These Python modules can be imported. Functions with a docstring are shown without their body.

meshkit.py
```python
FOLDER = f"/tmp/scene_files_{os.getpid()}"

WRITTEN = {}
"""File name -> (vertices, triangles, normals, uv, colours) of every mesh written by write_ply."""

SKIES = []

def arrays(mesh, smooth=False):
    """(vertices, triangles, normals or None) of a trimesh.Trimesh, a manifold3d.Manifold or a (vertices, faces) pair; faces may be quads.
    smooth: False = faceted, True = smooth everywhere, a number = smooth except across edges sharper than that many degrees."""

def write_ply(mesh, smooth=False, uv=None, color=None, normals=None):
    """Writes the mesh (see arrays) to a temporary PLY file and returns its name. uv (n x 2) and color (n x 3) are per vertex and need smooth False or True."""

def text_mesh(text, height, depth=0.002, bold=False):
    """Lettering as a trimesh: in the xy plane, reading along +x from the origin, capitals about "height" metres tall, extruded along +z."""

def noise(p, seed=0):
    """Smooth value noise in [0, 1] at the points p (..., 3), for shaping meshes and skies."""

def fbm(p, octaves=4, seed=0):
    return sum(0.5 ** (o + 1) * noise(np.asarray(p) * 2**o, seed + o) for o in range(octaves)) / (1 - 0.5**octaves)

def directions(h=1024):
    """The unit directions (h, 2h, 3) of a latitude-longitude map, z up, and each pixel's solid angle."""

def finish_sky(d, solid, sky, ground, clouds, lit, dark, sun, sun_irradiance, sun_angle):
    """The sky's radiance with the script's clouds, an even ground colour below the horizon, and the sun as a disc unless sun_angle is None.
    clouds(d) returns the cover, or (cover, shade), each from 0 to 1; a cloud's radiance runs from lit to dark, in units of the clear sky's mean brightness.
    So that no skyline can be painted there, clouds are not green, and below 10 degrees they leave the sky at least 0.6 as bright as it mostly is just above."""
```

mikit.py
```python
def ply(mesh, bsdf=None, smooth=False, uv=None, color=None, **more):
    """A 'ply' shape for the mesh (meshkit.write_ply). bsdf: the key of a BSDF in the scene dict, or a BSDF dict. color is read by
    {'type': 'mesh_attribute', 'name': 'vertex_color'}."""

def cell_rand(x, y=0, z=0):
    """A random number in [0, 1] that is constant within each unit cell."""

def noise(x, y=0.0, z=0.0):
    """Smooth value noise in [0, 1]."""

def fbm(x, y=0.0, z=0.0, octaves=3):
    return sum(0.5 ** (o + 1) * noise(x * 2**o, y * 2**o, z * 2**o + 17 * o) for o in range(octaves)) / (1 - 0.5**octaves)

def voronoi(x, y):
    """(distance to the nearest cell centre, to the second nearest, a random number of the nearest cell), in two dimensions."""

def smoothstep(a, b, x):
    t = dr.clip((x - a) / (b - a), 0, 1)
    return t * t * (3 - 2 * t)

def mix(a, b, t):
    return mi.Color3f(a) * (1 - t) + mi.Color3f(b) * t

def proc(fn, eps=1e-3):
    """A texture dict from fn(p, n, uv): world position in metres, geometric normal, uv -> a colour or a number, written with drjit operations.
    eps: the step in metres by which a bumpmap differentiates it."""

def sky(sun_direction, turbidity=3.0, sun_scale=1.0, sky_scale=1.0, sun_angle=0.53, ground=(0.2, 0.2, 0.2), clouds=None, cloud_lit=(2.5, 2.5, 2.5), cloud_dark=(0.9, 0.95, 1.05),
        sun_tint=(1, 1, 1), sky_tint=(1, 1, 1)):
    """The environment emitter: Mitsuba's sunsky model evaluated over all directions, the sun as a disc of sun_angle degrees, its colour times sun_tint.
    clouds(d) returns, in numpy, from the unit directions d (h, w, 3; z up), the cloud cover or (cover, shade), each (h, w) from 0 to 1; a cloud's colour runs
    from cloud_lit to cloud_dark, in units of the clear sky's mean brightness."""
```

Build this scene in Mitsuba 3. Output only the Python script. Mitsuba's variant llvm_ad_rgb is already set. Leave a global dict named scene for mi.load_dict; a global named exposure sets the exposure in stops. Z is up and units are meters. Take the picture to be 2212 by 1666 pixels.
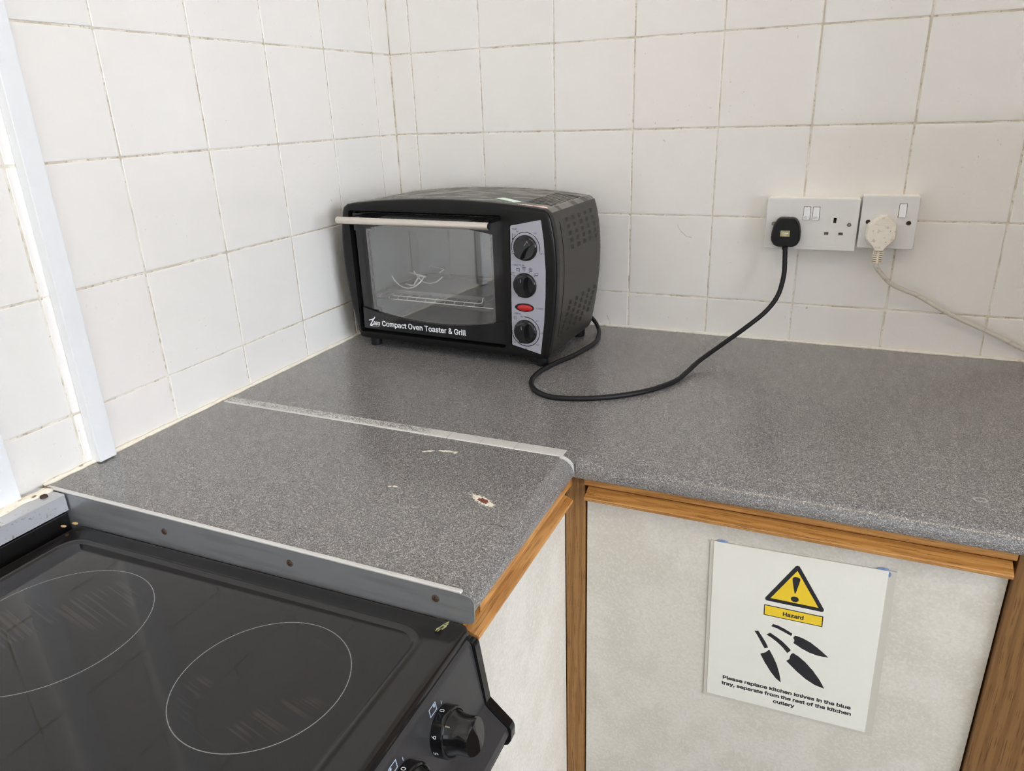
import math, random
import numpy as np
import trimesh
import manifold3d as m3
import mapbox_earcut as earcut
import drjit as dr
import mitsuba as mi
import mikit, meshkit
from mikit import proc, noise, fbm, smoothstep, mix, cell_rand, voronoi
from shapely.geometry import Polygon, Point, LineString, box as sbox
from shapely import affinity
T = mi.ScalarTransform4f
scene, labels = {'type': 'scene'}, {}
random.seed(7)
np.random.seed(7)

# ------------------------------------------------------------------ camera
EYE = [0.8642, -1.3692, 1.3189]
FWD = [-0.38394815, 0.85075396, -0.35888928]
UP = [-0.11559624, 0.34133417, 0.93280678]
scene['camera'] = {'type': 'perspective', 'fov': 70.918, 'fov_axis': 'x', 'near_clip': 0.01, 'far_clip': 50.0,
                   'to_world': T().look_at(origin=EYE, target=[EYE[i] + FWD[i] for i in range(3)], up=UP)}
exposure = -0.66
# ------------------------------------------------------------------ light: a net-curtained daylight window and a ceiling lamp
WIN_RGB = [15.0, 16.2, 18.3]
WIN2_RGB = [1.3, 1.45, 1.7]
LAMP_RGB = [11.5, 9.2, 6.0]


def lamp_mesh(x0, x1, y0, y1, z):
    return (np.array([[x0, y0, z], [x1, y0, z], [x1, y1, z], [x0, y1, z]]), np.array([[0, 2, 1], [0, 3, 2]]))


# ------------------------------------------------------------------ helpers
def tag(key, label=None, cat=None, group=None, kind=None):
    d = labels.setdefault(key, {})
    for k, v in (('label', label), ('category', cat), ('group', group), ('kind', kind)):
        if v:
            d[k] = v


def numbered(key):
    if key not in scene and not any(k.startswith(key + '__') for k in scene):
        return key
    i = 1
    while f'{key}_{i:03d}' in scene or any(k.startswith(f'{key}_{i:03d}__') for k in scene):
        i += 1
    return f'{key}_{i:03d}'


def add(key, mesh, bsdf, smooth=30, label=None, cat=None, group=None, kind=None, **more):
    key = numbered(key)
    scene[key] = mikit.ply(mesh, bsdf, smooth=smooth, **more)
    if label or cat or group or kind:
        tag(key, label, cat, group, kind)
    return key


def tm(v, f):
    return trimesh.Trimesh(np.asarray(v, float), np.asarray(f, int), process=False)


def cat_(*ms):
    return trimesh.util.concatenate([m if isinstance(m, trimesh.Trimesh) else tm(*m) for m in ms])


def to_man(m):
    m = m.copy()
    m.merge_vertices(digits_vertex=7)
    return m3.Manifold(m3.Mesh(np.asarray(m.vertices, np.float32), np.asarray(m.faces, np.uint32)))


def from_man(m):
    k = m.to_mesh()
    return tm(k.vert_properties[:, :3], k.tri_verts)


def rbox(x0, x1, y0, y1, z0, z1, r=0.001, n=2):
    """A box with rounded edges (convex hull of eight sphere octants)."""
    r = min(r, (x1 - x0) * .49, (y1 - y0) * .49, (z1 - z0) * .49)
    pts = []
    a = np.linspace(0, math.pi / 2, n + 1)
    for sx, cx in ((-1, x0 + r), (1, x1 - r)):
        for sy, cy in ((-1, y0 + r), (1, y1 - r)):
            for sz, cz in ((-1, z0 + r), (1, z1 - r)):
                for th in a:
                    for ph in a:
                        pts.append([cx + sx * r * math.cos(th) * math.cos(ph), cy + sy * r * math.cos(th) * math.sin(ph), cz + sz * r * math.sin(th)])
    return trimesh.convex.convex_hull(np.array(pts))


def tri_poly(poly):
    """Triangulate a shapely polygon (with holes)."""
    rings = [np.array(poly.exterior.coords)[:-1]] + [np.array(i.coords)[:-1] for i in poly.interiors]
    v = np.vstack(rings)
    ends = np.cumsum([len(r) for r in rings]).astype(np.uint32)
    f = np.array(earcut.triangulate_float64(v, ends)).reshape(-1, 3)
    return v, f


def extrude(poly, d0, d1):
    """Solid along +z between d0 and d1."""
    polys = list(poly.geoms) if hasattr(poly, 'geoms') else [poly]
    out = []
    for p in polys:
        if p.is_empty or p.area < 1e-12:
            continue
        m = trimesh.creation.extrude_polygon(p, d1 - d0, engine='earcut')
        m.apply_translation([0, 0, d0])
        out.append(m)
    return trimesh.util.concatenate(out)


def frame(m, O, A, B, C):
    """Moves a mesh from (a, b, c) coordinates to O + a A + b B + c C."""
    m = m.copy()
    M = np.stack([A, B, C], 1).astype(float)
    m.vertices = np.asarray(m.vertices) @ M.T + np.asarray(O, float)
    if np.linalg.det(M) < 0:
        m.faces = np.asarray(m.faces)[:, ::-1]
    return m


def loft(rings, cap0=True, cap1=True):
    """Closed rings (N,3) of equal count joined by quads; caps by fan around the centroid."""
    n = len(rings[0])
    v = np.vstack(rings)
    f = []
    i = np.arange(n)
    j = (i + 1) % n
    for k in range(len(rings) - 1):
        a, b = k * n, (k + 1) * n
        f += [np.stack([a + i, a + j, b + j], 1), np.stack([a + i, b + j, b + i], 1)]
    for on, k, flip in ((cap0, 0, True), (cap1, len(rings) - 1, False)):
        if on:
            v = np.vstack([v, rings[k].mean(0)])
            c = len(v) - 1
            t = np.stack([k * n + i, k * n + j, np.full(n, c)], 1)
            f.append(t[:, ::-1] if flip else t)
    return tm(v, np.vstack(f))


def outward(m):
    return m if m.volume > 0 else tm(m.vertices, m.faces[:, ::-1])


def tube(points, r, sides=10, samples=None, ends=True):
    """A round wire through the points (Catmull-Rom when samples is given)."""
    p = np.asarray(points, float)
    if samples:
        q = np.vstack([2 * p[0] - p[1], p, 2 * p[-1] - p[-2]])
        out = []
        for i in range(1, len(q) - 2):
            for t in np.linspace(0, 1, samples, endpoint=False):
                a, b, c, d = q[i - 1], q[i], q[i + 1], q[i + 2]
                out.append(.5 * (2 * b + (c - a) * t + (2 * a - 5 * b + 4 * c - d) * t * t + (3 * b - a - 3 * c + d) * t ** 3))
        p = np.array(out + [p[-1]])
    t = np.gradient(p, axis=0)
    t /= np.linalg.norm(t, axis=1, keepdims=True)
    u = np.cross(t[0], [0, 0, 1.0] if abs(t[0][2]) < .9 else [1.0, 0, 0])
    rings = []
    ang = np.arange(sides) * 2 * math.pi / sides
    rr = np.broadcast_to(r, (len(p),))
    for k in range(len(p)):
        u = u - t[k] * (u @ t[k])
        u /= np.linalg.norm(u)
        w = np.cross(t[k], u)
        rings.append(p[k] + rr[k] * (np.cos(ang)[:, None] * u + np.sin(ang)[:, None] * w))
    return outward(loft(rings, ends, ends))


def lathe(profile, sides=40):
    """(radius, height) profile turned around +z."""
    ang = np.arange(sides) * 2 * math.pi / sides
    rings = [np.stack([r * np.cos(ang), r * np.sin(ang), np.full(sides, h)], 1) for r, h in profile]
    return outward(loft(rings))


def text2d(text, height, bold=False, sx=1.0, shear=0.0, depth=0.0002, align='left'):
    m = meshkit.text_mesh(text, height, depth, bold)
    v = np.array(m.vertices)
    v[:, 0] *= sx
    v[:, 0] += shear * v[:, 1]
    w = v[:, 0].max()
    if align == 'center':
        v[:, 0] -= (v[:, 0].max() + v[:, 0].min()) / 2
    m.vertices = v
    return m


def shift(m, x=0, y=0, z=0):
    m = m.copy()
    m.apply_translation([x, y, z])
    return m


def stroke(pts, w, z0=0.0, z1=0.0002, cap='round'):
    return extrude(LineString(pts).buffer(w / 2, cap_style=cap, join_style='mitre' if cap == 'flat' else 'round', quad_segs=3), z0, z1)


def arc(cx, cy, r, a0, a1, n=24):
    t = np.radians(np.linspace(a0, a1, n))
    return np.stack([cx + r * np.cos(t), cy + r * np.sin(t)], 1)


# ------------------------------------------------------------------ materials
def M(key, base, rough=.5, metal=0.0, spec=.5, coat=0.0, two=True, bump=None, bump_scale=1.0, **more):
    b = {'type': 'principled', 'base_color': base if isinstance(base, dict) else {'type': 'rgb', 'value': list(base)},
         'roughness': rough, 'metallic': metal, 'specular': spec, **more}
    if coat:
        b['clearcoat'], b['clearcoat_gloss'] = coat, .95
    if bump is not None:
        b = {'type': 'bumpmap', 'arbitrary': bump, 'scale': bump_scale, 'bsdf': b}
    scene[key] = {'type': 'twosided', 'bsdf': b} if two else b
    return key


SCRATCH = [((.5965, 1.1074), (.6040, 1.0948), .0006), ((.6040, 1.0948), (.6148, 1.0858), .0010), ((.6148, 1.0858), (.6243, 1.0844), .0009),
           ((.4633, .9206), (.4683, .9112), .0012), ((.4683, .9112), (.4724, .8979), .0010)]


def scratches(p):
    """Brown hairline marks in the glaze of two tiles of the back wall."""
    m = mi.Float(0)
    for (ax_, az), (bx, bz), w in SCRATCH:
        dx, dz = bx - ax_, bz - az
        t = dr.clip(((p.x - ax_) * dx + (p.z - az) * dz) / (dx * dx + dz * dz), 0, 1)
        d = dr.sqrt(dr.square(p.x - ax_ - t * dx) + dr.square(p.z - az - t * dz))
        m = dr.maximum(m, smoothstep(w, w * .3, d))
    return m * smoothstep(.45, .6, noise(p.x * 500, p.z * 500, 1.0) + .25) * smoothstep(-.01, -.005, p.y)


def tile_col(base):
    base = tuple(base)

    def fn(p, n, uv):
        s, z = p.x + p.y, p.z
        speck = smoothstep(.965, .99, noise(s * 420, z * 420, 9.0)) * smoothstep(.60, .68, noise(s * 17, z * 17, 2.0)) * .6
        col0 = mix(base, (.42, .36, .25), scratches(p) * .55)
        film = smoothstep(.45, .8, fbm(s * 9 + 3, z * 9, 1.3, 3)) * .05
        col = mix(col0, (.30, .24, .17), speck)
        return mix(col, (.66, .60, .52), film)
    return proc(fn)


M('tile_white', tile_col((.845, .822, .782)), .12)
M('tile_cream', tile_col((.845, .813, .777)), .13)
M('tile_cool', tile_col((.84, .824, .786)), .11)


def grout_col(p, n, uv):
    s, z = p.x + p.y, p.z
    a = fbm(s * 60, z * 60, p.x * 10, 3)
    b = fbm(s * 260, z * 260, 4.0, 2)
    col = mix((.80, .76, .67), (.58, .52, .42), smoothstep(.30, .75, a))
    col = mix(col, (.24, .19, .12), smoothstep(.64, .76, b) * .5)
    near = smoothstep(.20, .02, dr.abs(p.y + .24)) * smoothstep(.05, .0, p.x) * smoothstep(1.18, 1.08, z)
    return mix(col, (.30, .19, .06), near * .7)


M('grout', proc(grout_col), .9, spec=.2)
M('sealant', proc(lambda p, n, uv: mix((.80, .77, .69), (.40, .31, .19), smoothstep(.62, .80, fbm(p.x * 150, p.y * 150, p.z * 90, 3)) * .5)), .5)
def old_sealant(p, n, uv):
    k = smoothstep(-.72, -.89, p.y)
    f = fbm(p.x * 170, p.y * 90, p.z * 170, 4)
    col = mix((.84, .79, .66), (.50, .37, .20), smoothstep(.66 - .16 * k, .80 - .14 * k, f) * .8)
    return mix(col, (.10, .06, .035), smoothstep(.60, .68, f) * k * .8)


M('sealant_old', proc(old_sealant), .5)


def chip(p, cx, cy, ang, a, b, k=0.0):
    """Distance in ellipse units from a mark on the worktop, with a ragged edge."""
    c, s = math.cos(ang), math.sin(ang)
    u, v = (p.x - cx) * c + (p.y - cy) * s, -(p.x - cx) * s + (p.y - cy) * c
    return dr.sqrt((u / a) ** 2 + (v / b) ** 2) + (fbm(p.x * 700, p.y * 700, k, 2) - .5) * .9


def worktop_col(p, n, uv):
    f1 = noise(p.x * 2100, p.y * 2100, p.z * 2100)
    f2 = noise(p.x * 1200 + 7, p.y * 1200, p.z * 1200)
    f3 = noise(p.x * 560, p.y * 560 + 3, p.z * 560)
    g = .45 * f1 + .41 * f2 + .14 * f3
    col = mix((.040, .040, .043), (.162, .154, .151), smoothstep(.24, .52, g))
    col = mix(col, (.50, .475, .45), smoothstep(.53, .76, g))
    top = smoothstep(.895, .899, p.z)
    for cx, cy, ang, a, b in MARKS:
        d = chip(p, cx, cy, ang, a, b)
        col = mix(col, (.80, .74, .62), smoothstep(1.05, .85, d) * top)
    d = chip(p, .5320, -.7247, -.435, .0090, .0040)
    col = mix(col, (.16, .035, .015), smoothstep(1.05, .8, d) * top)
    for cx, cy, r in ((1.0476, -.5316, .0062), (.8801, -.5576, .0036)):
        d = dr.sqrt(((p.x - cx) / r) ** 2 + ((p.y - cy) / (r * .75)) ** 2)
        col = mix(col, (.52, .52, .52), smoothstep(.28, .08, dr.abs(d - 1)) * .6 * top)
    return col


MARKS = []


def oak(axis, dark=1.0):
    def fn(p, n, uv):
        q = [p.x, p.y, p.z]
        l = q[axis]
        a, b = [q[i] for i in range(3) if i != axis]
        w = fbm(l * 5, a * 22, b * 22, 3)
        fig = .5 + .5 * dr.sin((a * 1.3 + b) * 420 + w * 22)
        fine = fbm(l * 26, a * 760, b * 760, 2)
        pore = smoothstep(.58, .76, fbm(l * 42, a * 1500, b * 1500, 2))
        col = mix((.54 * dark, .265 * dark, .078 * dark), (.37 * dark, .158 * dark, .037 * dark), dr.clip(smoothstep(.2, .9, fig) * .65 + (fine - .5) * .8, 0, 1))
        return mix(col, (.13 * dark, .05 * dark, .012 * dark), pore * .65)
    return proc(fn)


M('oak_x', oak(0, .86), .38)
M('oak_y', oak(1, .92), .36)
M('oak_z', oak(2, .52), .45)
M('oak_dark', oak(2, .36), .45)


def laminate(p, n, uv):
    s, z = p.x + p.y, p.z
    a = fbm(s * 24, z * 24, 2.0, 3)
    b = fbm(s * 380, z * 380, 5.0, 2)
    col = mix((.56, .53, .465), (.61, .585, .525), smoothstep(.3, .7, a))
    col = mix(col, (.44, .41, .36), smoothstep(.56, .78, b) * .20)
    return mix(col, (.68, .67, .63), smoothstep(.44, .24, b) * .35)


M('door_laminate', proc(laminate), .45)
M('black_gap', (.010, .009, .008), .8)
M('white_plastic', (.80, .815, .825), .25)
M('socket_plastic', (.72, .715, .70), .25)
M('socket_edge', (.80, .77, .70), .3)
M('cream_plastic', proc(lambda p, n, uv: mix((.80, .755, .66), (.40, .31, .20), smoothstep(.60, .80, fbm(p.x * 190, p.y * 190, p.z * 190, 3)) * .45)), .4)
M('white_cable', proc(lambda p, n, uv: mix((.66, .63, .56), (.40, .34, .26), smoothstep(.60, .76, fbm(p.x * 150, p.y * 150, p.z * 150, 3)) * .45)), .4)
M('grime_brown', (.34, .24, .13), .7)
M('black_plastic', (.005, .005, .0052), .42, spec=.3)
M('gloss_black', (.006, .006, .0065), .08)
M('black_rubber', (.006, .006, .007), .48, spec=.3)
M('oven_black', (.0055, .0053, .0052), .30, spec=.25)


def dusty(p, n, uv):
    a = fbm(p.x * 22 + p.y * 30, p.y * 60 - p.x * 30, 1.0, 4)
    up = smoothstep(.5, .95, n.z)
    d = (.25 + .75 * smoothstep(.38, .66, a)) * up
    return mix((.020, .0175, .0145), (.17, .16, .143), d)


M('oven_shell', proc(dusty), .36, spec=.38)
M('oven_lining', (.30, .33, .32), .35, metal=.5)
M('wire_chrome', (.72, .72, .70), .22, metal=1.0)
M('tray_metal', (.16, .165, .16), .35, metal=.7)
M('brushed_steel', (.66, .615, .555), .33, metal=.75)
M('panel_silver', (.36, .36, .41), .38, metal=.25)
M('ink', (.012, .012, .015), .6)
M('white_ink', (.78, .80, .84), .5)
M('pale_ink', (.34, .40, .50), .5)
M('grey_ink', (.19, .185, .18), .5)
M('red_lens', (.42, .012, .014), .12)
M('label_gold', (.36, .34, .17), .35)
M('sticker_white', (.74, .84, .78), .4)
M('sticker_green', (.18, .34, .29), .4)
M('sticker_pink', (.86, .62, .60), .4)
M('sticker_red', (.45, .08, .10), .4)
M('aluminium', proc(lambda p, n, uv: mix((.74, .735, .72), (.58, .57, .55), fbm(p.x * 30, p.y * 260, p.z * 260, 3))), .38, metal=.35)


def stripe_dirt(p, n, uv):
    a = noise(p.x * 850, p.y * 850, 3.0)
    w = smoothstep(.40, .36, p.x) * .8 + .12
    worn = smoothstep(.45, .62, a) * w * smoothstep(-.5885, -.5862, p.y)
    return mix((.60, .59, .56), (.17, .165, .16), worn)


M('strip_metal', proc(stripe_dirt), .42, metal=.1)
M('side_trim_metal', proc(lambda p, n, uv: mix((.31, .32, .33), (.15, .145, .14), smoothstep(.45, .8, fbm(p.x * 14, p.y * 30, p.z * 120, 3)) * .28)), .40, metal=.6)
M('back_trim_metal', proc(lambda p, n, uv: mix((.55, .56, .58), (.26, .22, .18), smoothstep(.64, .78, fbm(p.x * 260, p.y * 260, p.z * 260, 3)) * .7)), .42, metal=.5)
M('rust', (.045, .026, .015), .7)
M('brass_dull', (.30, .27, .22), .4, metal=.7)
M('shutter_brown', (.13, .105, .065), .5)


def hob_col(p, n, uv):
    d1 = dr.sqrt((p.x - .4592) ** 2 + (p.y + 1.0158) ** 2)
    d2 = dr.sqrt((p.x - .2114) ** 2 + (p.y + 1.0328) ** 2)
    ins = dr.maximum(smoothstep(.074, .05, d1), smoothstep(.090, .06, d2))
    scr = smoothstep(.55, .75, noise(p.x * 14 + p.y * 8, p.y * 700 + p.x * 150, 1.0)) * smoothstep(.45, .62, fbm(p.x * 22, p.y * 22, 3.0, 2))
    return mix((.0085, .007, .0065), (.060, .042, .032), ins * scr * .30)


M('hob_glass', proc(hob_col), .02, spec=.42)
M('hob_enamel', (.010, .009, .009), .12)
M('panel_grey', (.030, .030, .032), .3)
M('paper', (.745, .74, .675), .3)
M('sign_yellow', (.78, .55, .03), .35)
M('putty_blue', (.16, .24, .42), .6)
M('film_edge', (.535, .51, .45), .22)
M('crumb', (.50, .33, .15), .8)
M('plaster', (.74, .72, .68), .8)
M('ceiling_paint', (.82, .81, .79), .85)
M('vinyl_floor', proc(lambda p, n, uv: mix((.24, .22, .20), (.32, .30, .27), fbm(p.x * 40, p.y * 40, 1.0, 3))), .4)
scene['clear_pane'] = {'type': 'thindielectric', 'int_ior': 2.1}

# ------------------------------------------------------------------ the setting
RX, RY, RZ = 3.1, -3.4, 2.45
P = 0.1525                       # tile pitch
ZT = [0.9714 + P * k for k in range(-1, 8)]
ZT[0] = 0.892
BA, LB = 0.0493, 0.0621          # first vertical joint from the corner on the back and the left wall
XS = [0.0] + [BA + P * k for k in range(13)]
YS = [0.0] + [LB + P * k for k in range(12)]


def wall_box(x0, x1, y0, y1, z0, z1):
    return trimesh.creation.box(bounds=[[x0, y0, z0], [x1, y1, z1]])


GR = 0.0009                      # grout lies this far behind the glaze
add('wall_back', wall_box(-.10, RX + .1, GR, .12, 0, RZ), 'grout', False, 'white tiled wall behind the oven and the sockets', kind='structure')
add('wall_left', wall_box(-.12, -GR, RY, GR, 0, RZ), 'grout', False, 'white tiled wall left of the oven with vertical cable trunking', kind='structure')


def tile_mesh(w, h, seed=0):
    """Glazed tile in the (a, b) plane with a soft cushioned edge, front at c = 0."""
    g = .0011
    prof = [(g, -.0032), (g, -.0009), (g + .0004, -.0003), (g + .0013, -.00005), (g + .004, 0.0), (g + .010, .00003)]
    rings = []
    for ins, c in prof:
        r = .0012 + max(0, .0008 - ins * .02)
        pts = []
        for cx, cy, a0 in ((w - ins - r, h - ins - r, 0), (ins + r, h - ins - r, 90), (ins + r, ins + r, 180), (w - ins - r, ins + r, 270)):
            for t in (0, 45, 90):
                pts.append([cx + r * math.cos(math.radians(a0 + t)), cy + r * math.sin(math.radians(a0 + t)), c])
        rings.append(np.array(pts))
    return loft(rings, False, True)


TILE_PLY = {}


def add_tile(parent, w, h, mtx, mat):
    k = (round(w, 4), round(h, 4))
    if k not in TILE_PLY:
        TILE_PLY[k] = mikit.ply(tile_mesh(w, h), 'tile_white', smooth=50)
    d = dict(TILE_PLY[k])
    d['bsdf'] = {'type': 'ref', 'id': mat}
    d['to_world'] = mtx
    scene[numbered_fast(parent + '__tile')] = d


COUNT = {}


def numbered_fast(key):
    n = COUNT.get(key, 0)
    COUNT[key] = n + 1
    return key if n == 0 else f'{key}_{n:03d}'


def jig(s):
    return (random.random() - .5) * 2 * s


MATS = ['tile_white', 'tile_white', 'tile_cream', 'tile_cool']
for j in range(len(ZT) - 1):
    for i in range(len(XS) - 1):
        w, h = XS[i + 1] - XS[i], ZT[j + 1] - ZT[j]
        m = T().translate([XS[i] + w / 2 + jig(.0003), jig(.00025), ZT[j] + h / 2 + jig(.0003)]) @ T().rotate([1, 0, 0], 90 + jig(.10)) @ T().rotate([0, 1, 0], jig(.10)) @ T().rotate([0, 0, 1], jig(.1)) @ T().translate([-w / 2, -h / 2, 0])
        add_tile('wall_back', w, h, m, random.choice(MATS))
    for i in range(len(YS) - 1):
        w, h = YS[i + 1] - YS[i], ZT[j + 1] - ZT[j]
        # a = -y, b = z, c = +x
        m = T([[0, 0, 1, jig(.00025)], [-1, 0, 0, -YS[i] - w / 2 + jig(.0003)], [0, 1, 0, ZT[j] + h / 2 + jig(.0003)], [0, 0, 0, 1]]) @ T().rotate([0, 0, 1], jig(.1)) @ T().rotate([1, 0, 0], jig(.10)) @ T().rotate([0, 1, 0], jig(.10)) @ T().translate([-w / 2, -h / 2, 0]) 
        m2 = np.array(m.matrix)
        m2 = T(m2.tolist()) @ T([[-1, 0, 0, w], [0, 1, 0, 0], [0, 0, 1, 0], [0, 0, 0, 1]]) if np.linalg.det(m2[:3, :3]) < 0 else m
        add_tile('wall_left', w, h, m2, random.choice(MATS))

add('floor', wall_box(-.1, RX + .1, RY - .1, .1, -.06, 0), 'vinyl_floor', False, 'grey vinyl kitchen floor', kind='structure')
add('ceiling', wall_box(-.1, RX + .1, RY - .1, .1, RZ, RZ + .08), 'ceiling_paint', False, 'white painted ceiling', kind='structure')
# right wall with a window opening, front wall behind the camera
WY0, WY1, WZ0, WZ1 = -2.75, -0.95, 0.98, 2.2
rw = cat_(wall_box(RX, RX + .12, RY, 0, 0, WZ0), wall_box(RX, RX + .12, RY, 0, WZ1, RZ), wall_box(RX, RX + .12, RY, WY0, WZ0, WZ1), wall_box(RX, RX + .12, WY1, 0, WZ0, WZ1))
add('wall_right', rw, 'plaster', False, 'painted wall with the window, right of the frame', kind='structure')
FX0, FX1, FZ0, FZ1 = .6, 2.2, 1.15, 2.2
add('wall_front', cat_(wall_box(-.1, FX0, RY - .12, RY, 0, RZ), wall_box(FX1, RX + .1, RY - .12, RY, 0, RZ), wall_box(FX0, FX1, RY - .12, RY, 0, FZ0), wall_box(FX0, FX1, RY - .12, RY, FZ1, RZ)), 'plaster', False, 'painted wall behind the camera', kind='structure')
fr = cat_(rbox(RX + .03, RX + .08, WY0, WY0 + .05, WZ0, WZ1, .004), rbox(RX + .03, RX + .08, WY1 - .05, WY1, WZ0, WZ1, .004), rbox(RX + .03, RX + .08, WY0, WY1, WZ0, WZ0 + .05, .004), rbox(RX + .03, RX + .08, WY0, WY1, WZ1 - .05, WZ1, .004), rbox(RX + .03, RX + .08, (WY0 + WY1) / 2 - .03, (WY0 + WY1) / 2 + .03, WZ0, WZ1, .004))
add('window_1__frame', fr, 'white_plastic', 30)
tag('window_1', 'bright curtained kitchen window right of the frame', kind='structure')
pane = (np.array([[RX + .09, WY0, WZ0], [RX + .09, WY1, WZ0], [RX + .09, WY1, WZ1], [RX + .09, WY0, WZ1]]), np.array([[0, 2, 1], [0, 3, 2]]))
add('window_1__pane', pane, 'white_plastic', False, emitter={'type': 'area', 'radiance': {'type': 'rgb', 'value': WIN_RGB}})
fw = cat_(rbox(FX0, FX1, RY - .06, RY - .02, FZ0, FZ0 + .05, .004), rbox(FX0, FX1, RY - .06, RY - .02, FZ1 - .05, FZ1, .004), rbox(FX0, FX0 + .05, RY - .06, RY - .02, FZ0, FZ1, .004), rbox(FX1 - .05, FX1, RY - .06, RY - .02, FZ0, FZ1, .004))
add('window_2__frame', fw, 'white_plastic', 30)
tag('window_2', 'second curtained kitchen window behind the camera', kind='structure')
add('window_2__pane', (np.array([[FX0, RY - .07, FZ0], [FX1, RY - .07, FZ0], [FX1, RY - .07, FZ1], [FX0, RY - .07, FZ1]]), np.array([[0, 2, 1], [0, 3, 2]])), 'white_plastic', False, emitter={'type': 'area', 'radiance': {'type': 'rgb', 'value': WIN2_RGB}})
LX0, LX1, LY0, LY1 = 0.5, 1.7, -1.75, -1.55
add('ceiling_lamp__housing', rbox(LX0 - .03, LX1 + .03, LY0 - .03, LY1 + .03, RZ - .06, RZ - .001, .01), 'white_plastic', 30)
add('ceiling_lamp__diffuser', lamp_mesh(LX0, LX1, LY0, LY1, RZ - .0615), 'white_plastic', False, emitter={'type': 'area', 'radiance': {'type': 'rgb', 'value': LAMP_RGB}})
tag('ceiling_lamp', 'long white ceiling lamp above the worktops', 'ceiling lamp')

# ------------------------------------------------------------------ worktops
WF, WB = .5965, .8755            # front edge and underside of the worktops
MARKS += [(.5315, -.7245, -.435, .0190, .0062),
          (.4035, -.6365, .4, .0036, .0022), (.4100, -.6322, .3, .0058, .0020), (.4264, -.6268, .1, .0068, .0026), (.4350, -.6245, -.1, .0062, .0021), (.4437, -.6250, -.6, .0027, .0042),
          (.4114, -.7335, .1, .0026, .0017), (.4172, -.7314, .1, .0036, .0017)]
M('worktop_grey', proc(worktop_col), .22, spec=.65)


def nose_profile(back):
    """(d, z) outline of a post-formed worktop from the wall at d = back to the front edge."""
    r, r2 = .0190, .0035
    pts = [(back, WB), (WF - r2, WB)]
    pts += [(WF - r2 + r2 * math.sin(t), WB + r2 - r2 * math.cos(t)) for t in np.linspace(.2, math.pi / 2, 4)]
    pts += [(WF - r + r * math.cos(t), .9 - r + r * math.sin(t)) for t in np.linspace(0, math.pi / 2, 9)]
    pts += [(back, .9)]
    return Polygon(pts)


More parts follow.
